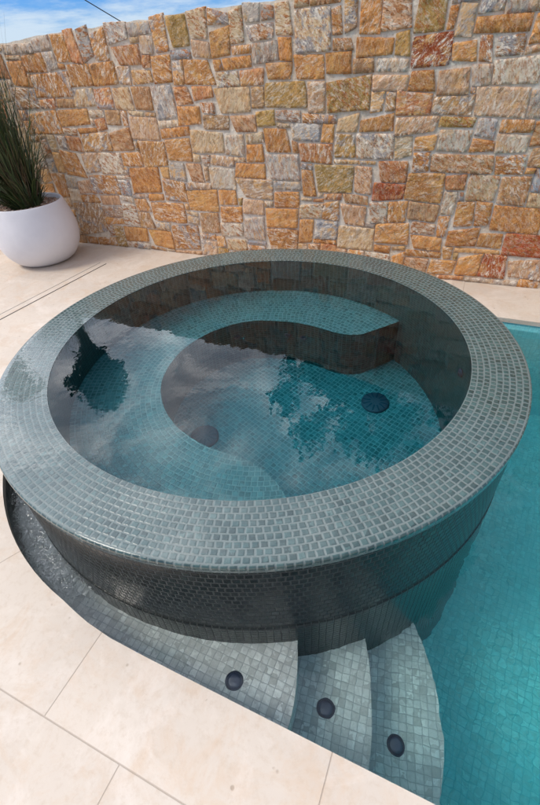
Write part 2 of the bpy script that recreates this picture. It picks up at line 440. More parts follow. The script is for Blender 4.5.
# riser of the bench
s=0; prev=None
for t in TS:
    r=min(redge(t),RI+.01); p=(r*cos(radians(t)),r*sin(radians(t)))
    if prev:
        d=hypot(p[0]-prev[0],p[1]-prev[1]); 
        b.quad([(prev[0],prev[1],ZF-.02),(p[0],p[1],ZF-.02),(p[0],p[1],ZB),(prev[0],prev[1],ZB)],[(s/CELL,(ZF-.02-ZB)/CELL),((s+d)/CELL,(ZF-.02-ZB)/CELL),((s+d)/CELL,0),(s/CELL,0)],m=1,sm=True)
        s+=d
    prev=p
o=b.build('bench',[M_in,M_in_shade],spa); 
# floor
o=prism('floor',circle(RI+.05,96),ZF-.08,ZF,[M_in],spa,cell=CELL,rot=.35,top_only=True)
# drain covers and a wall fitting
M_cover=simple('dull_violet_grey_plastic',(.10,.07,.10),.5,bumpscale=50)
def drain(x,y,r,parent):
    e=lathe('drain_cover',[(r,.0),(r,.006),(r*.93,.012),(r*.75,.017),(r*.4,.020),(.004,.021)],[M_cover],parent,48)
    e.location=(x,y,ZF)
    bb=MB()
    for q in range(12):
        a=q/12*2*pi; c,s_=cos(a),sin(a)
        for rr in (.5*r,.78*r):
            h=.0205-.006*(rr/r)**2
            pts=[(rr-.012,-.004),(rr+.012,-.004),(rr+.012,.004),(rr-.012,.004)]
            bb.quad([(u*c-v*s_,u*s_+v*c,h+.0035) for u,v in pts])
    sl=bb.build('slot',[M_ring],e)
drain(.568,.400,.085,spa); drain(-.298,-.206,.085,spa)
fit=lathe('jet_fitting',[(.012,.0),(.014,.012),(.024,.014),(.028,.008),(.028,.0)],[M_ring],spa,32)
a=radians(13); fit.location=((RI-.001)*cos(a),(RI-.001)*sin(a),.10); fit.rotation_euler=(0,-pi/2,a)
for (a_,z_) in ((98,-.32),(88,-.32),(130,-.32),(205,-.3)):
    a=radians(a_); r=redge(a_)
    j=lathe('jet_nozzle',[(.008,.0),(.008,.004),(.016,.008),(.022,.006),(.024,.0)],[M_cover],spa,28)
    j.location=((r-.001)*cos(a),(r-.001)*sin(a),z_); j.rotation_euler=(0,-pi/2,a)
# water in the spa: closed body sunk a little into the shell
o=prism('spa_water',circle(RI+.006,200),ZF-.05,ZSW,[M_spaw]); struct(o)

# white flecks painted as glints on the rippled water of the narrow channel
M_glint=simple('white_glint_paint',(.72,.75,.76),.3,bumpscale=80,var=.03)
mb=MB()
clumps=[(random.uniform(188,262),random.uniform(1.262,1.318),random.uniform(.2,1)) for _ in range(70)]
for i in range(900):
    a_,r_,k_=random.choice(clumps); a=radians(a_+random.gauss(0,3.0)); r=r_+random.gauss(0,.022)
    r=min(1.33,max(1.252,r))
    if a>radians(258) and random.random()<.7: continue
    x,y=r*cos(a),r*sin(a); th=a+pi/2+random.gauss(0,.8); L=random.uniform(.003,.013)*k_; W=random.uniform(.0006,.0016)
    bend=random.gauss(0,.6); pts=[]
    q=Vector((x,y)); 
    up_=[];dn_=[]
    for j in range(6):
        f=j/5; d=Vector((cos(th+bend*f),sin(th+bend*f))); n_=Vector((-d.y,d.x)); ww=W*sin(pi*min(.98,max(.04,f)))
        up_.append(mb.vert((q.x+n_.x*ww,q.y+n_.y*ww,ZPW+.0015))); dn_.append(mb.vert((q.x-n_.x*ww,q.y-n_.y*ww,ZPW+.0015))); q=q+d*L/3
    for j in range(5): mb.face([dn_[j],dn_[j+1],up_[j+1],up_[j]])
o=mb.build('painted_glints',[M_glint]); o['kind']='stuff'; o['label']='painted white glints on the ripples of the narrow channel under the spa wall'
# ------------------------------------------------------------------ slot drain in the deck
M_slot=simple('dark_slot',(.03,.028,.026),.6)
sd=thing('slot_drain','narrow double slot drain let into the travertine between the white planter and the spa','drain',(0,0,0))
A_=Vector((-2.320,.185)); B_=Vector((-2.252,1.307)); A2=A_+(A_-B_)*1.6
dd=(B_-A2).normalized(); nn=Vector((dd.y,-dd.x))
def box(mb,c0,c1,w,z0,z1):
    n_=Vector(((c1-c0).y,-(c1-c0).x)).normalized()*w/2
    p=[c0-n_,c0+n_,c1+n_,c1-n_]
    lo=[(q.x,q.y,z0) for q in p]; hi=[(q.x,q.y,z1) for q in p]
    mb.quad(hi)
    for i in range(4): mb.quad([lo[i],lo[(i+1)%4],hi[(i+1)%4],hi[i]])
for off in (-.038,.038):
    mb=MB(); box(mb,A2+nn*off,B_+nn*off,.0075,-.01,.0016); mb.build('slot',[M_slot],sd)
mb=MB(); box(mb,A2,B_,.0675,-.01,.0022); mb.build('cover_plate',[M_pave],sd)

# ------------------------------------------------------------------ stone wall
STONES='''-3.03 -2.72 1.55 1.64 G;-2.71 -2.53 1.57 1.64 G;-2.51 -2.35 1.49 1.64 O;-2.35 -2.24 1.50 1.65 R;-2.23 -2.12 1.49 1.65 G;-2.14 -1.95 1.51 1.66 O;-2.87 -2.65 1.46 1.56 O;-2.62 -2.49 1.47 1.56 G;-2.83 -2.44 1.26 1.45 O;-2.45 -2.21 1.31 1.47 O;-2.20 -1.94 1.32 1.49 O;-3.07 -2.83 1.19 1.34 B;-3.02 -2.87 1.35 1.47 O;-2.43 -2.22 1.18 1.29 T;-2.61 -2.45 1.18 1.25 B;-2.20 -2.06 1.20 1.31 R;-2.05 -1.84 1.20 1.32 T;-2.98 -2.70 1.02 1.17 O;-2.62 -2.35 1.07 1.17 O;-1.95 -1.75 1.58 1.67 G;-1.76 -1.56 1.59 1.67 G;-1.94 -1.69 1.44 1.57 R;-1.70 -1.60 1.42 1.50 R;-1.68 -1.57 1.51 1.58 G;-1.57 -1.42 1.51 1.67 O;-1.42 -1.23 1.51 1.67 Y;-1.59 -1.42 1.33 1.50 O;-1.41 -1.25 1.46 1.51 D;-1.23 -1.08 1.56 1.68 T;-1.24 -1.09 1.46 1.56 P;-1.42 -1.33 1.31 1.45 o;-1.31 -1.10 1.30 1.46 O;-1.93 -1.80 1.32 1.42 P;-1.80 -1.61 1.33 1.42 o;-1.65 -1.45 1.15 1.32 G;-1.88 -1.65 1.20 1.30 B;-1.43 -1.30 1.20 1.30 R;-1.29 -1.12 1.20 1.29 R;-1.45 -1.24 1.07 1.19 O;-1.22 -1.13 1.14 1.20 R;-1.09 -0.98 1.62 1.69 O;-1.07 -0.93 1.46 1.61 O;-0.97 -0.82 1.54 1.67 T;-0.92 -0.79 1.47 1.53 O;-0.82 -0.59 1.51 1.62 P;-0.82 -0.70 1.63 1.70 G;-0.69 -0.58 1.63 1.70 G;-0.57 -0.43 1.54 1.71 T;-0.78 -0.58 1.39 1.50 G;-0.56 -0.46 1.40 1.54 O;-0.43 -0.20 1.45 1.64 T;-1.07 -0.99 1.39 1.46 O;-0.99 -0.80 1.39 1.46 O;-0.87 -0.67 1.28 1.38 R;-0.65 -0.48 1.31 1.38 O;-1.09 -0.87 1.31 1.38 T;-1.12 -0.82 1.13 1.30 T;-0.80 -0.68 1.15 1.26 B;-0.66 -0.38 1.16 1.29 Y;-0.45 -0.25 1.31 1.45 O;-0.37 -0.25 1.13 1.30 P;-0.76 -0.61 1.05 1.15 Y;-0.60 -0.40 1.06 1.15 G;-0.24 -0.06 1.31 1.44 O;-0.16 -0.07 1.46 1.53 B;-0.19 -0.12 1.54 1.64 O;-0.13 -0.02 1.54 1.69 B;-0.02 0.11 1.54 1.67 O;0.12 0.27 1.54 1.67 P;-0.06 0.10 1.31 1.39 B;-0.00 0.19 1.40 1.53 O;0.22 0.30 1.39 1.53 Y;0.30 0.53 1.34 1.50 X;-0.25 0.09 1.12 1.30 Y;0.11 0.32 1.22 1.33 P;0.32 0.45 1.23 1.33 O;0.07 0.17 1.11 1.21 o;0.18 0.26 1.11 1.21 o;0.28 0.47 1.10 1.20 R;0.11 0.28 1.33 1.39 W;0.37 0.47 1.50 1.65 Y;0.47 0.54 1.51 1.58 O;0.55 0.66 1.48 1.58 G;0.67 0.94 1.47 1.54 O;0.68 0.80 1.55 1.62 G;0.80 0.99 1.55 1.61 G;0.55 0.70 1.35 1.46 O;0.70 0.81 1.36 1.46 R;0.82 0.95 1.38 1.47 B;0.49 0.67 1.21 1.33 P;0.68 0.78 1.26 1.34 G;0.80 1.05 1.27 1.37 W;0.47 0.71 1.09 1.20 B;0.69 1.05 1.08 1.25 P;0.95 1.02 1.46 1.53 O;1.03 1.13 1.08 1.18 G;-2.44 -2.16 0.86 0.97 O;-2.14 -1.97 0.87 1.00 B;-2.35 -2.10 0.68 0.85 W;-2.09 -1.89 0.74 0.86 O;-2.53 -2.36 0.68 0.79 P;-1.62 -1.38 0.78 0.91 O;-1.87 -1.63 0.74 0.90 O;-2.01 -1.71 0.55 0.74 O;-2.52 -2.23 0.51 0.67 O;-2.76 -2.54 0.67 0.82 O;-1.61 -1.44 0.66 0.77 G;-1.44 -1.31 0.68 0.78 P;-1.71 -1.48 0.48 0.65 O;-1.88 -1.57 0.30 0.45 O;-2.06 -1.83 0.21 0.36 B;-2.01 -1.71 0.07 0.20 O;-1.69 -1.46 0.07 0.26 O;-2.02 -1.87 0.36 0.44 O;-2.46 -2.25 0.29 0.40 P;-2.40 -2.27 0.22 0.28 O;-2.24 -2.06 0.22 0.39 W;-2.79 -2.50 0.12 0.40 B;-2.23 -2.01 0.10 0.20 O;-2.42 -2.26 0.41 0.50 P;-2.65 -2.48 0.42 0.50 O;-1.23 -1.00 1.02 1.13 B;-1.00 -0.77 1.01 1.12 P;-0.77 -0.61 1.01 1.13 Y;-0.61 -0.49 1.02 1.13 G;-0.69 -0.50 0.88 1.01 O;-0.49 -0.27 0.94 1.05 G;-1.31 -1.08 0.85 1.00 T;-1.06 -0.89 0.85 1.00 W;-0.87 -0.71 0.92 1.01 T;-0.87 -0.72 0.82 0.92 O;-0.39 -0.15 0.81 0.93 R;-1.16 -0.98 0.77 0.85 P;-0.77 -0.42 0.68 0.86 G;-0.99 -0.78 0.69 0.79 O;-1.45 -1.20 0.68 0.78 P;-1.18 -1.00 0.60 0.75 W;-0.92 -0.66 0.52 0.67 P;-0.66 -0.45 0.60 0.68 G;-0.66 -0.48 0.47 0.59 O;-0.44 -0.32 0.60 0.72 O;-1.47 -1.15 0.40 0.56 O;-1.12 -1.04 0.47 0.57 O;-1.16 -0.94 0.32 0.47 O;-0.91 -0.75 0.40 0.50 P;-1.37 -1.18 0.26 0.40 B;-1.18 -0.96 0.23 0.32 W;-0.94 -0.74 0.22 0.40 G;-0.75 -0.44 0.30 0.46 O;-0.72 -0.49 0.12 0.30 O;-0.47 -0.34 0.25 0.36 O;-0.41 -0.27 0.39 0.49 T;-0.38 -0.14 1.06 1.11 O;-0.25 -0.15 0.95 1.05 O;-0.13 0.02 1.00 1.11 T;0.01 0.25 1.00 1.09 O;-0.15 0.00 0.85 0.99 Y;0.02 0.23 0.85 0.99 W;0.26 0.54 0.98 1.08 P;0.28 0.39 0.86 0.96 T;0.41 0.55 0.89 0.96 O;-0.13 0.15 0.80 0.85 o;-0.29 -0.01 0.61 0.79 Y;0.16 0.37 0.70 0.84 R;0.40 0.52 0.77 0.88 O;0.01 0.14 0.64 0.78 P;0.13 0.37 0.58 0.68 X;0.39 0.65 0.57 0.74 O;-0.03 0.10 0.53 0.62 B;-0.21 -0.12 0.38 0.50 O;-0.09 0.11 0.41 0.51 P;0.12 0.29 0.45 0.57 W;0.29 0.42 0.41 0.56 O;0.20 0.44 0.27 0.40 O;0.45 0.66 0.44 0.56 B;-0.26 -0.13 0.27 0.37 G;-0.07 0.18 0.22 0.33 T;0.55 0.76 0.99 1.09 Y;0.77 0.92 0.96 1.06 D;0.81 0.91 0.89 0.95 O;0.92 1.11 0.99 1.06 O;0.92 1.10 0.89 0.98 W;1.09 1.17 0.93 1.05 B;1.13 1.21 0.82 0.91 B;0.58 0.77 0.89 0.98 W;0.55 0.94 0.75 0.88 B;0.95 1.15 0.75 0.88 O;1.18 1.26 0.66 0.79 D;0.68 0.80 0.65 0.73 R;0.81 1.00 0.59 0.74 T;1.01 1.18 0.58 0.74 B;0.67 0.75 0.48 0.63 W;0.78 0.88 0.42 0.56 O;0.89 0.98 0.41 0.57 O;1.00 1.28 0.41 0.57 O;1.17 1.29 0.57 0.65 T;0.63 0.74 0.33 0.47 O;0.74 0.92 0.27 0.40 O;0.94 1.12 0.26 0.38 O;1.14 1.39 0.23 0.37 X;1.20 1.35 0.40 0.47 O;0.47 0.71 0.23 0.32 O;0.46 0.62 0.34 0.42 P;0.73 0.80 0.17 0.26 O;0.81 1.09 0.22 0.26 o;0.83 1.01 0.05 0.21 O;1.01 1.19 0.07 0.22 X;1.20 1.39 0.06 0.20 P;0.65 0.83 0.07 0.14 O;0.49 0.71 0.16 0.22 O;0.50 0.64 0.07 0.14 P;0.75 0.91 0.00 0.06 R;0.92 1.28 -0.01 0.06 G;1.29 1.40 0.00 0.05 O'''
PAL={'O':((.68,.32,.09),(.48,.19,.05)),'o':((.74,.44,.19),(.62,.31,.10)),'R':((.40,.10,.025),(.66,.33,.14)),'X':((.42,.075,.016),(.28,.05,.014)),
     'G':((.38,.36,.35),(.58,.46,.34)),'D':((.25,.28,.33),(.42,.40,.38)),'T':((.66,.52,.33),(.56,.38,.21)),'B':((.36,.20,.10),(.54,.30,.14)),
     'Y':((.52,.31,.08),(.38,.22,.06)),'P':((.66,.41,.24),(.54,.32,.19)),'W':((.76,.68,.56),(.62,.48,.32))}
CS=.02; U0,U1=-7.0,6.0; NU=int((U1-U0)/CS)
def ztop(u):
    pts=[(-9,1.60),(-3.06,1.63),(-2.62,1.663),(-1.81,1.684),(-1.21,1.708),(-.6,1.715),(0,1.80),(.8,1.95),(1.6,2.0),(9,2.0)]
    for i in range(len(pts)-1):
        if pts[i][0]<=u<=pts[i+1][0]:
            f=(u-pts[i][0])/(pts[i+1][0]-pts[i][0]); return pts[i][1]*(1-f)+pts[i+1][1]*f
NZ=int(2.05/CS)+1
occ=[[0]*NZ for _ in range(NU)]
HT=[max(1,round(ztop(U0+(i+.5)*CS)/CS)) for i in range(NU)]
for i in range(NU):
    for k in range(NZ):
        if k>=HT[i]: occ[i][k]=-1
rects=[]
def free(a,b_,c,d):
    if a<0 or c<0 or b_>NU or d>NZ or b_<=a or d<=c: return False
    return all(occ[i][k]==0 for i in range(a,b_) for k in range(c,d))
def put(a,b_,c,d,code):
    rects.append([a,b_,c,d,code]); n_=len(rects)
    for i in range(a,b_):
        for k in range(c,d): occ[i][k]=n_
for s_ in STONES.split(';'):
    v=s_.split(); u0,u1,z0,z1=map(float,v[:4])
    a,b_=round((u0-U0)/CS),round((u1-U0)/CS); c,d=round(z0/CS),round(z1/CS)
    b_=max(b_,a+2); d=max(d,c+2)
    # touch the top if close
    best=None
    for sh in ((0,0,0,0),(1,0,0,0),(0,1,0,0),(0,0,1,0),(0,0,0,1),(1,1,0,0),(0,0,1,1),(1,0,1,0),(0,1,1,0),(1,0,0,1),(0,1,0,1),(1,1,1,0),(1,1,0,1),(1,0,1,1),(0,1,1,1),(2,0,0,0),(0,2,0,0),(0,0,2,0),(0,0,0,2),(1,1,1,1),(2,1,1,1),(1,2,1,1),(1,1,2,1),(1,1,1,2),(2,2,1,1),(1,1,2,2),(2,2,2,2)):
        q=(a+sh[0],b_-sh[1],max(0,c+sh[2]),d-sh[3])
        if q[1]-q[0]>=2 and q[3]-q[2]>=2 and free(*q): best=q; break
    if best: put(*best,v[4])
def grow():
    order=list(range(len(rects))); random.shuffle(order)
    for r in order:
        a,b_,c,d,code=rects[r]
        for side in random.sample(range(4),4):
            a,b_,c,d,code=rects[r]
            if side==0: z=(a-1,a,c,d)
            elif side==1: z=(b_,b_+1,c,d)
            elif side==2: z=(a,b_,c-1,c)
            else: z=(a,b_,d,d+1)
            if free(*z):
                if side==0: rects[r][0]-=1
                elif side==1: rects[r][1]+=1
                elif side==2: rects[r][2]-=1
                else: rects[r][3]+=1
                for i in range(z[0],z[1]):
                    for k in range(z[2],z[3]): occ[i][k]=r+1
grow()
codes='OOOOOoooPPPTTTGGGBBRRYWWWD'
def fill(minw):
    for k in range(NZ):
        i=0
        while i<NU:
            if occ[i][k]==0:
                w=0
                while i+w<NU and occ[i+w][k]==0 and w<20: w+=1
                wt=min(w,random.choice((5,6,7,8,9,10,11,12,14)))
                if w-wt<4 and w<=14: wt=w
                if wt>=minw:
                    hmax=random.choice((3,4,5,6,6,7,8,9,10))
                    h=1
                    while h<hmax and free(i,i+wt,k+h,k+h+1): h+=1
                    # avoid leaving thin slivers above
                    if not free(i,i+wt,k+h+1,k+h+2) and free(i,i+wt,k+h,k+h+1): h+=1
                    if h>=2 or minw==1: put(i,i+wt,k,k+h,random.choice(codes)); i+=wt; continue
            i+=1
grow(); fill(4); grow(); grow(); grow(); fill(2); grow(); grow(); grow(); grow()
# merge of leftovers: single cells stay as mortar
def jit(i,k):
    u=U0+i*CS; z=k*CS
    n1=noise.noise(Vector((u*3.1,z*3.1,1.7)))*.028+noise.noise(Vector((u*9,z*9,4.7)))*.011
    n2=noise.noise(Vector((u*2.6,z*3.3,8.1)))*.026+noise.noise(Vector((u*9,z*9,12.7)))*.010
    if k==0: n2=0
    return u+n1,z+n2
b=MB()
def stone(a,b_,c,d,code):
    cs=[jit(a,c),jit(b_,c),jit(b_,d),jit(a,d)]
    if d>=HT[min(NU-1,(a+b_)//2)]-1:   # top course: uneven
        e=random.uniform(-.012,.022); cs[2]=(cs[2][0],cs[2][1]+e); cs[3]=(cs[3][0],cs[3][1]+random.uniform(-.012,.022))
    cu=sum(q[0] for q in cs)/4; cz=sum(q[1] for q in cs)/4
    # random corner pull gives wedge and clipped shapes
    w=(b_-a)*CS; h=(d-c)*CS; m_=.0028
    cs=[(q[0]+(m_ if q[0]<cu else -m_)+random.uniform(-.007,.007),q[1]+(m_ if q[1]<cz else -m_)+random.uniform(-.006,.006)) for q in cs]
    if random.random()<.42 and min(w,h)>.06:
        j=random.randrange(4); f=random.uniform(.12,.30); q=cs[j]; q2=cs[(j+1)%4]; cs[j]=(q[0]+(q2[0]-q[0])*f*.8,q[1]+(q2[1]-q[1])*f*.8)
    nx=max(4,int(w/.014)); nz=max(4,int(h/.014)); seed=random.random()*100
    A,B=PAL[code]; v=random.uniform(.82,1.18); hs=random.uniform(.94,1.06)
    
    if random.random()<.5: A,B=B,A
    A=(min(.9,A[0]*v*hs),A[1]*v,A[2]*v/hs,random.random()); B=(B[0]*v*hs,B[1]*v,B[2]*v/hs,random.random())
    prot=random.uniform(.0,.007); cr=random.uniform(.0,.10)
    tx=random.uniform(-.05,.05); tz=random.uniform(-.05,.05)
    grid=[]
    for j in range(nz+1):
        row=[]
        for i in range(nx+1):
            ew=.0035
            s_=0 if i==0 else 1 if i==nx else (ew/w+(1-2*ew/w)*(i-1)/(nx-2)); t_=0 if j==0 else 1 if j==nz else (ew/h+(1-2*ew/h)*(j-1)/(nz-2))
            # pull the grid corners in (rounded corners)
            x=2*s_-1; y=2*t_-1
            k_=1-cr*.5*(abs(x)**6*abs(y)**6)
            s2=(x*k_+1)/2; t2=(y*k_+1)/2
            u=(cs[0][0]*(1-s2)+cs[1][0]*s2)*(1-t2)+(cs[3][0]*(1-s2)+cs[2][0]*s2)*t2
            z=(cs[0][1]*(1-s2)+cs[1][1]*s2)*(1-t2)+(cs[3][1]*(1-s2)+cs[2][1]*s2)*t2
            edge=(i in(0,nx)) or (j in(0,nz))
            P_=Vector((u*14,z*14,seed))
            if edge:
                du=noise.noise(Vector((u*40,z*40,seed)))*.006; dz=noise.noise(Vector((u*40,z*40,seed+9)))*.006
                u+=du; z+=dz; dep=.014
            else:
                near_=(i in(1,nx-1)) or (j in(1,nz-1))
                rg=noise.noise(P_); rg2=noise.noise(P_*2.7); vf=noise.cell(Vector((u*26+seed,z*19+.5*sin(seed)*u*20,seed)))
                dep=-prot-.005*rg-.005*rg2-.005*vf-tx*(u-cu)-tz*(z-cz)+(.0015 if near_ else 0); dep=min(dep,-.0035+.004*rg2)
            row.append(b.vert(wallp(u,dep,max(.0,z))))
        grid.append(row)
    for j in range(nz):
        for i in range(nx):
            b.face([grid[j][i],grid[j][i+1],grid[j+1][i+1],grid[j+1][i]],[(i/nx*w,j/nz*h),((i+1)/nx*w,j/nz*h),((i+1)/nx*w,(j+1)/nz*h),(i/nx*w,(j+1)/nz*h)],0,(random.random()<.75),(A,B))
for r in rects: stone(*r)

def stone_mat():
    m,N,p,o=material('split_stone')
    ob=N.n('ShaderNodeTexCoord').outputs['Object']
    aa=N.n('ShaderNodeAttribute'); aa.attribute_name='stone_a'; ab=N.n('ShaderNodeAttribute'); ab.attribute_name='stone_b'
    ra=aa.outputs['Alpha']; rb=ab.outputs['Alpha']
    # every stone has its own grain direction
    vr=N.n('ShaderNodeVectorRotate',rotation_type='Y_AXIS'); N.set(vr.inputs['Vector'],ob); N.set(vr.inputs['Angle'],N.math('MULTIPLY',ra,3.1))
    off=N.vmath('ADD',vr.outputs[0],N.comb(N.math('MULTIPLY',rb,20),N.math('MULTIPLY',ra,33),0))
    st=N.vmath('MULTIPLY',off,(1,1,2.5))
    n1=N.noise(st,7,7,.68,.9); n2=N.noise(st,22,6,.7,.6); n3=N.noise(off,55,4,.65)
    c=N.mix(N.maprange(n1,.36,.64,0,1),aa.outputs['Color'],ab.outputs['Color'])
    # iron staining, grey slate patches, pale chalky crust and dark pits differ from stone to stone
    c=N.mix(N.math('MULTIPLY',N.maprange(n2,.49,.56,0,.95),N.maprange(ra,.15,.85,.15,1)),c,(.40,.13,.025))
    c=N.mix(N.math('MULTIPLY',N.maprange(N.noise(off,6,7,.75,1),.52,.57,0,.8),N.math('GREATER_THAN',rb,.75)),c,(.30,.31,.34))
    gold=N.math('MULTIPLY',N.maprange(N.noise(off,11,7,.8,.6),.52,.58,0,.85),N.maprange(ra,1.,0.,.1,1))
    c=N.mix(gold,c,(.70,.38,.12))
    crust=N.math('MULTIPLY',N.maprange(N.noise(st,17,9,.85,.7),.515,.56,0,1.),N.maprange(rb,.0,1.,.15,1))
    c=N.mix(crust,c,(.88,.79,.66))
    c=N.mix(N.maprange(n3,.60,.68,0,.65),c,(.13,.065,.03)); c=N.mix(N.maprange(N.noise(off,9,8,.8,1.2),.58,.64,0,.7),c,(.20,.10,.05))
    c=N.mix(N.maprange(N.noise(off,120,4,.7),.5,.62,0,.28),c,tuple([.84,.70,.50]))
    N.set(p.inputs['Base Color'],c); p.inputs['Roughness'].default_value=.8; p.inputs['Specular IOR Level'].default_value=.25
    h=N.math('ADD',N.math('MULTIPLY',n1,1.2),N.math('ADD',N.math('MULTIPLY',n2,.6),N.math('MULTIPLY',n3,.35)))
    N.set(p.inputs['Normal'],N.bump(h,1.0,.011))
    return m
def mortar_mat():
    m,N,p,o=material('sandy_mortar')
    ob=N.n('ShaderNodeTexCoord').outputs['Object']
    c=N.mix(N.maprange(N.noise(ob,6,6,.7),.35,.65,0,1),(.84,.74,.60),(.90,.82,.70))
    c=N.mix(N.maprange(N.noise(ob,7,6,.75),.48,.62,0,.5),c,(.66,.47,.30)); c=N.mix(N.maprange(N.noise(ob,45,5,.75),.52,.66,0,.5),c,(.48,.37,.27))
    N.set(p.inputs['Base Color'],c); p.inputs['Roughness'].default_value=.95; p.inputs['Specular IOR Level'].default_value=.1
    N.set(p.inputs['Normal'],N.bump(N.math('ADD',N.noise(ob,70,6,.8),N.math('MULTIPLY',N.noise(ob,18,4,.6),1.5)),.9,.010))
    return m
M_stone=stone_mat(); M_mortar=mortar_mat()
wall=thing('stone_wall','tall boundary wall of split ochre, rust and grey stones in sandy mortar behind the spa','wall',(0,0,0))
o=b.build('stone_face',[M_stone],wall)
o['label']='face of irregular ochre, rust, tan and slate grey stones'
# mortar body: uneven front sheet + box
b=MB(); nu=int((U1-U0)/.02); g0=[]
zs=[k/60 for k in range(61)]
for i in range(nu+1):
    u=U0+(U1-U0)*i/nu; zt=ztop(u)+.004+.010*noise.noise(Vector((u*8,0,0)))
    g0.append([b.vert(wallp(u,.0045-.003*noise.noise(Vector((u*22,t_*zt*22,3)))-.003*noise.noise(Vector((u*8,t_*zt*8,6))),t_*zt)) for t_ in zs])
for i in range(nu):
    for k in range(60): b.face([g0[i][k],g0[i+1][k],g0[i+1][k+1],g0[i][k+1]],None,0,True)
for i in range(nu):
    u=U0+(U1-U0)*i/nu; u2=U0+(U1-U0)*(i+1)/nu
    p1=b.v[g0[i][60]]; p2=b.v[g0[i+1][60]]
    q1=wallp(u,.26,p1[2]-.01); q2=wallp(u2,.26,p2[2]-.01)
    b.quad([p1,p2,q2,q1]); b.quad([q1,q2,wallp(u2,.26,-.06),wallp(u,.26,-.06)])
b.build('mortar_bed',[M_mortar],wall)

# ------------------------------------------------------------------ planter and its plant
PX,PY=-2.905,1.25
M_pot=simple('matt_white_render',(.74,.73,.75),.55,bumpscale=14,bumpstr=.12,var=.02)
M_soil=simple('dark_potting_soil',(.05,.035,.025),.95,bumpscale=40,bumpstr=.8,var=.4)
pl=thing('planter','large egg shaped matt white planter standing on the travertine by the stone wall','planter',(PX,PY,0))
prof=[(.20,.0),(.245,.012),(.285,.04),(.325,.09),(.355,.15),(.372,.22),(.375,.29),(.366,.36),(.350,.43),(.330,.49),(.318,.525),(.312,.532),(.303,.532),(.298,.525),(.300,.47),(.30,.45)]
o=lathe('bowl',prof[:-1]+[(.30,.46)],[M_pot],pl,96)
# open the top cap: lathe closes it at soil level
o2=lathe('soil',[(.299,.462),(.296,.480),(.15,.492),(.01,.495)],[M_soil],pl,48)
bb=MB()
def pebble(mb,c,r,seed):
    ph=[]; 
    for j in range(1,4):
        for i in range(6):
            a=i/6*2*pi+seed; f=j/4*pi; k_=1+.25*sin(seed*7+i*2+j)
            ph.append(mb.vert((c[0]+r*k_*sin(f)*cos(a),c[1]+r*k_*sin(f)*sin(a),c[2]+r*.6*cos(f))))
    t_=mb.vert((c[0],c[1],c[2]+r*.6)); bo=mb.vert((c[0],c[1],c[2]-r*.6)); cc=((random.uniform(.6,1),)*3+(1,),(0,0,0,1))
    cl=random.choice(((.42,.30,.22),(.30,.2,.15),(.55,.45,.36),(.2,.14,.11),(.38,.22,.15)))
    cc=((*cl,1),(*cl,1))
    for i in range(6):
        k_=(i+1)%6
        mb.face([t_,ph[i],ph[k_]],None,0,True,cc); mb.face([ph[i],ph[6+i],ph[6+k_],ph[k_]],None,0,True,cc); mb.face([ph[6+i],ph[12+i],ph[12+k_],ph[6+k_]],None,0,True,cc); mb.face([ph[12+i],bo,ph[12+k_]],None,0,True,cc)
for i in range(900):
    r=.288*sqrt(random.random()); a=random.random()*2*pi
    pebble(bb,(r*cos(a),r*sin(a),.492-.05*max(0,(r-.2))+random.uniform(-.004,.008)),random.uniform(.008,.017),random.random()*6)
def attr_mat(name,rough=.7):
    m,N,p,o=material(name); at=N.n('ShaderNodeAttribute'); at.attribute_name='stone_a'
    ob=N.n('ShaderNodeTexCoord').outputs['Object']
    hs=N.n('ShaderNodeHueSaturation'); N.set(hs.inputs['Color'],at.outputs['Color']); N.set(hs.inputs['Value'],N.maprange(N.noise(ob,30,4,.6),.2,.8,.7,1.3))
    N.set(p.inputs['Base Color'],hs.outputs[0]); p.inputs['Roughness'].default_value=rough
    return m
M_attr=attr_mat('mixed_gravel')
o=bb.build('pebble_mulch',[M_attr],pl); o['kind']='stuff'
M_leaf=attr_mat('plant_leaf',.45)
plant=thing('reed_plant','dark green reed like plant with long arching stems growing in the white planter','plant',(PX,PY,.49))
def blade(mb,p0,az,lean,length,w,droop,cl,seg=9):
    d=Vector((cos(az)*sin(lean),sin(az)*sin(lean),cos(lean))); p=Vector(p0); st=length/seg
    side=Vector((-sin(az),cos(az),0)); tw=random.uniform(-1,1); side=(side*cos(tw)+d.cross(side)*sin(tw)).normalized()
    L=[];R=[];
    for i in range(seg+1):
        ww=w*(1-(i/seg)**2.2)*.5+.0004
        L.append(mb.vert(p-side*ww)); R.append(mb.vert(p+side*ww))
        p=p+d*st; d=(d+Vector((0,0,-1))*droop*(.4+i/seg)+Vector((random.gauss(0,.05),random.gauss(0,.05),0))).normalized()
    cc=((*cl,1),(*cl,1))
    for i in range(seg): mb.face([L[i],R[i],R[i+1],L[i+1]],None,0,True,cc)
greens=((.045,.085,.022),(.032,.06,.018),(.07,.10,.03),(.10,.11,.045),(.025,.045,.018))
straw=((.14,.10,.045),(.10,.07,.035),(.07,.05,.03))
mb=MB()
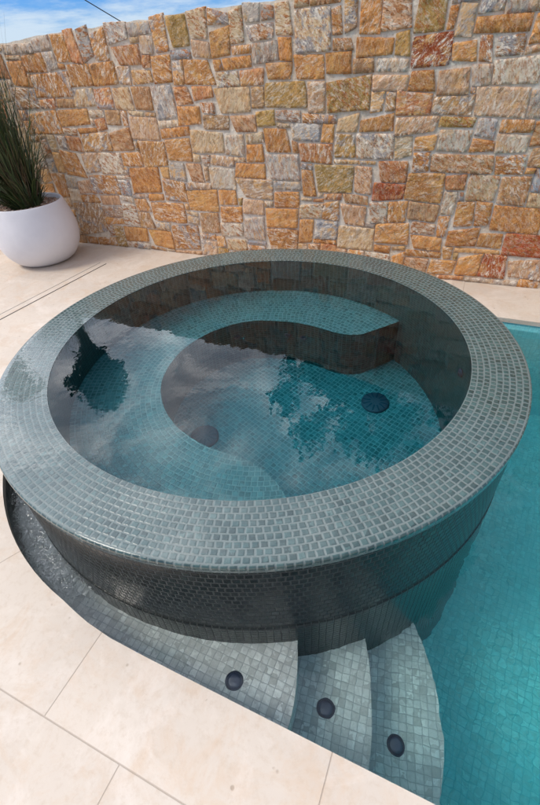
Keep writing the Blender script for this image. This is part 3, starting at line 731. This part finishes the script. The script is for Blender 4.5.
for i in range(1700):
    a=random.random()*2*pi; r=.13*sqrt(random.random()); az=a+random.gauss(0,.5)
    k_=random.random()
    if k_<.55: L_,lean,dr_=random.uniform(.6,1.5),abs(random.gauss(.0,.17)),random.uniform(.03,.16)
    elif k_<.85: L_,lean,dr_=random.uniform(.5,1.0),random.uniform(.15,.6),random.uniform(.12,.42)
    else: L_,lean,dr_=random.uniform(.15,.4),random.uniform(.3,1.0),random.uniform(.05,.2)
    ax,ay=cos(az)*sin(lean)-.22,sin(az)*sin(lean)-.05; lean=min(1.2,hypot(ax,ay)); az=atan2(ay,ax)
    if lean>.3 and ax>0: L_*=.75
    cl=random.choice(greens) if random.random()<.85 else random.choice(straw)
    blade(mb,(r*cos(a),r*sin(a),-.005),az,lean,L_,random.uniform(.003,.0085),dr_,cl)
o=mb.build('foliage',[M_leaf],plant)
mb=MB()
for i in range(160):
    a=random.random()*2*pi; r=.12*sqrt(random.random())
    blade(mb,(r*cos(a),r*sin(a),-.005),a,random.uniform(.02,.5),random.uniform(.2,.6),.007,.03,random.choice(straw),5)
mb.build('dry_stems',[M_leaf],plant)

# ------------------------------------------------------------------ trees beyond the wall (seen mirrored in the water)
M_bark=simple('grey_brown_bark',(.10,.075,.055),.9,bumpscale=25,bumpstr=.8,var=.3)
def tube(mb,pts,rads,seg=8,cc=None):
    rings=[]
    for i,(p,r) in enumerate(zip(pts,rads)):
        p=Vector(p); d=(Vector(pts[min(i+1,len(pts)-1)])-Vector(pts[max(i-1,0)])).normalized()
        s_=d.orthogonal().normalized(); t_=d.cross(s_)
        rings.append([mb.vert(p+s_*r*cos(2*pi*k/seg)+t_*r*sin(2*pi*k/seg)) for k in range(seg)])
    for i in range(len(rings)-1):
        for k in range(seg): mb.face([rings[i][k],rings[i][(k+1)%seg],rings[i+1][(k+1)%seg],rings[i+1][k]],None,0,True,cc)
def tree(label,base,h_trunk,crown_c,cr,nleaf,leaf=.09,sparse=0,name='leafy_tree'):
    t=thing(name,label,'tree',base,'trees rising behind the stone wall')
    mb=MB(); c=Vector(crown_c)-Vector(base)
    pts=[(0,0,-.06)]; 
    for i in range(1,7): f=i/6; pts.append((c.x*f+.05*sin(i*2.1),c.y*f+.05*cos(i*1.7),h_trunk*f))
    tube(mb,pts,[.11*(1-.6*i/6) for i in range(7)],10)
    tips=[]
    for i in range(16):
        a=random.random()*2*pi; f=random.uniform(.85,1); st=Vector(pts[-1])*f+Vector((0,0,0))
        el=random.uniform(-.2,1.2); e=c+Vector((cos(a)*cos(el)*cr[0],sin(a)*cos(el)*cr[1],sin(el)*cr[2]))*random.uniform(.6,.95)
        mid=(st+e)/2+Vector((random.gauss(0,.1),random.gauss(0,.1),.12)); tube(mb,[st,mid,e],[.04,.022,.008],6); tips.append(e); tips.append(mid)
    mb.build('trunk',[M_bark],t)
    mb=MB()
    cl_=[]
    for i in range(int(34 if not sparse else 20)):
        while True:
            q=Vector((random.uniform(-1,1),random.uniform(-1,1),random.uniform(-1,1)))
            if q.length<1: break
        cl_.append((Vector((c.x+q.x*cr[0],c.y+q.y*cr[1],c.z+q.z*cr[2])),random.uniform(.22,.42)*min(cr)))
    for e in tips: cl_.append((e,.25*min(cr)))
    for i in range(nleaf):
        cc_,rr=random.choice(cl_)
        p=cc_+Vector((random.gauss(0,.5),random.gauss(0,.5),random.gauss(0,.45)))*rr
        d=Vector((random.gauss(0,1),random.gauss(0,1),random.gauss(-.3,.7))).normalized(); s_=d.orthogonal().normalized()*leaf*.18; L_=leaf*random.uniform(.7,1.3)
        col=random.choice(((.035,.06,.018),(.05,.08,.025),(.028,.05,.018),(.07,.095,.035)))
        cc=((*col,1),(*col,1))
        mb.quad([p,p+d*L_*.5+s_,p+d*L_,p+d*L_*.5-s_],None,0,False,cc)
    mb.build('crown',[M_leaf],t)
tree('small round headed tree on a slim trunk, mirrored in the water below the white planter',(-7.35,5.0,-.06),4.6,(-7.6,5.0,6.1),(.70,.6,.68),3600,.24)
tree('broad loose leaved tree high above the wall, mirrored in the middle of the spa',(-.2,5.2,-.06),3.6,(-.4,5.0,5.0),(2.0,1.0,.95),5200,.20,1)
tree('wispy little tree mirrored as a dark tuft on the wet spa rim',(-11.2,5.0,-.06),5.6,(-11.25,5.0,7.0),(.5,.5,.75),1500,.2,1)
# overhead cable
M_cab=simple('black_cable',(.02,.02,.02),.6)
mb=MB(); c0=Vector((-35.73,45.87,4.02)); c1=Vector((-38.30,43.77,5.93)); dv=(c1-c0)
tube(mb,[c0-dv*1.2,c0,c1,c1+dv*4],[.045]*4,6)
tag(mb.build('overhead_cable',[M_cab]),'thin black cable crossing the blue sky above the top of the stone wall','cable')

# ------------------------------------------------------------------ camera
cam=bpy.data.cameras.new('camera'); co=bpy.data.objects.new('camera',cam); COL.objects.link(co)
Rr=Vector((0.91602679,0.39723831,-0.0556475)); Uu=Vector((-0.21552945,0.60444547,0.76693724)); Ff=Vector((-0.33829273,0.69054138,-0.6393048))
mt=Matrix((( Rr.x,Uu.x,-Ff.x,.86687),(Rr.y,Uu.y,-Ff.y,-1.6788),(Rr.z,Uu.z,-Ff.z,1.50),(0,0,0,1)))
co.matrix_world=mt
cam.sensor_fit='VERTICAL'; cam.sensor_height=36; cam.lens=36*428/805; cam.clip_start=.02; cam.clip_end=2000
scene.camera=co

# ------------------------------------------------------------------ world and sun
SUN_EL,SUN_AZ=radians(52),radians(214)   # azimuth measured from +x, counter-clockwise: where the sun stands
w=bpy.data.worlds.new('World'); scene.world=w; w.use_nodes=True; nt=w.node_tree; nt.nodes.clear(); N=NT(nt)
out=N.n('ShaderNodeOutputWorld'); bg=N.n('ShaderNodeBackground'); nt.links.new(bg.outputs[0],out.inputs[0])
sky=N.n('ShaderNodeTexSky',sky_type='NISHITA'); sky.sun_disc=False; sky.sun_elevation=SUN_EL; sky.sun_rotation=pi/2-SUN_AZ
sky.altitude=200; sky.air_density=1.0; sky.dust_density=.4; sky.ozone_density=3.0
dirv=N.n('ShaderNodeTexCoord').outputs['Generated']; dx,dy,dz=N.xyz(dirv)[:3]
den=N.math('ADD',N.math('MAXIMUM',dz,0.0),.12)
pv=N.comb(N.math('DIVIDE',dx,den),N.math('DIVIDE',dy,den),0)
cn=N.noise(pv,1.05,9,.60,.6); cn2=N.noise(pv,.45,4,.5,.2)
cm=N.math('ADD',N.math('MULTIPLY',cn,.65),N.math('MULTIPLY',cn2,.35))
cover=N.smooth(N.math('ADD',cm,N.math('MULTIPLY',N.smooth(N.vmath('DOT_PRODUCT',dirv,(-.66,.42,.62)),.2,.9),.10)),.40,.54)
shade=N.math('POWER',N.maprange(N.noise(pv,3.0,8,.56,1.6),.38,.70,0,1),1.6)
glow=N.smooth(N.vmath('DOT_PRODUCT',dirv,(-.70,.44,.56)),.55,.98)
lit=N.math('ADD',.72,N.math('MULTIPLY',glow,1.9))
sc_=N.n('ShaderNodeVectorMath',operation='SCALE'); N.set(sc_.inputs[0],N.mix(shade,(5.6,6.3,7.7),(23.,22.6,23.))); N.set(sc_.inputs['Scale'],lit)
ccol=sc_.outputs[0]
skyc=N.mix(1.0,sky.outputs[0],(.36,.74,1.42),'MULTIPLY')
hor=N.smooth(dz,.085,.02)  # thin white veil low over the horizon
hor=N.math('SUBTRACT',1,N.smooth(N.math('ADD',dz,N.math('MULTIPLY',N.math('SUBTRACT',N.noise(pv,1.3,8,.65),.5),.13)),.035,.085))
low=N.smooth(dz,.09,.22)
c=N.mix(N.math('MULTIPLY',cover,low),skyc,ccol)
c=N.mix(N.math('MULTIPLY',hor,.85),c,(7.0,8.2,9.3))
N.set(bg.inputs[0],c); bg.inputs[1].default_value=.1
sun=bpy.data.lights.new('sun','SUN'); sun.energy=2.3; sun.angle=radians(16); sun.color=(1,.92,.82)
so=bpy.data.objects.new('sun',sun); COL.objects.link(so)
sd_=Vector((cos(SUN_EL)*cos(SUN_AZ),cos(SUN_EL)*sin(SUN_AZ),sin(SUN_EL)))
so.rotation_euler=sd_.to_track_quat('Z','Y').to_euler(); so.location=(0,0,10)

scene.view_settings.view_transform='Standard'; scene.view_settings.look='None'; scene.view_settings.gamma=1; scene.view_settings.exposure=0
scene.view_settings.use_curve_mapping=False
cy=scene.cycles
cy.use_denoising=True; cy.max_bounces=10; cy.diffuse_bounces=4; cy.glossy_bounces=4; cy.transmission_bounces=8; cy.transparent_max_bounces=8; cy.volume_bounces=0
cy.caustics_refractive=True; cy.caustics_reflective=False; cy.blur_glossy=.6; cy.sample_clamp_indirect=0
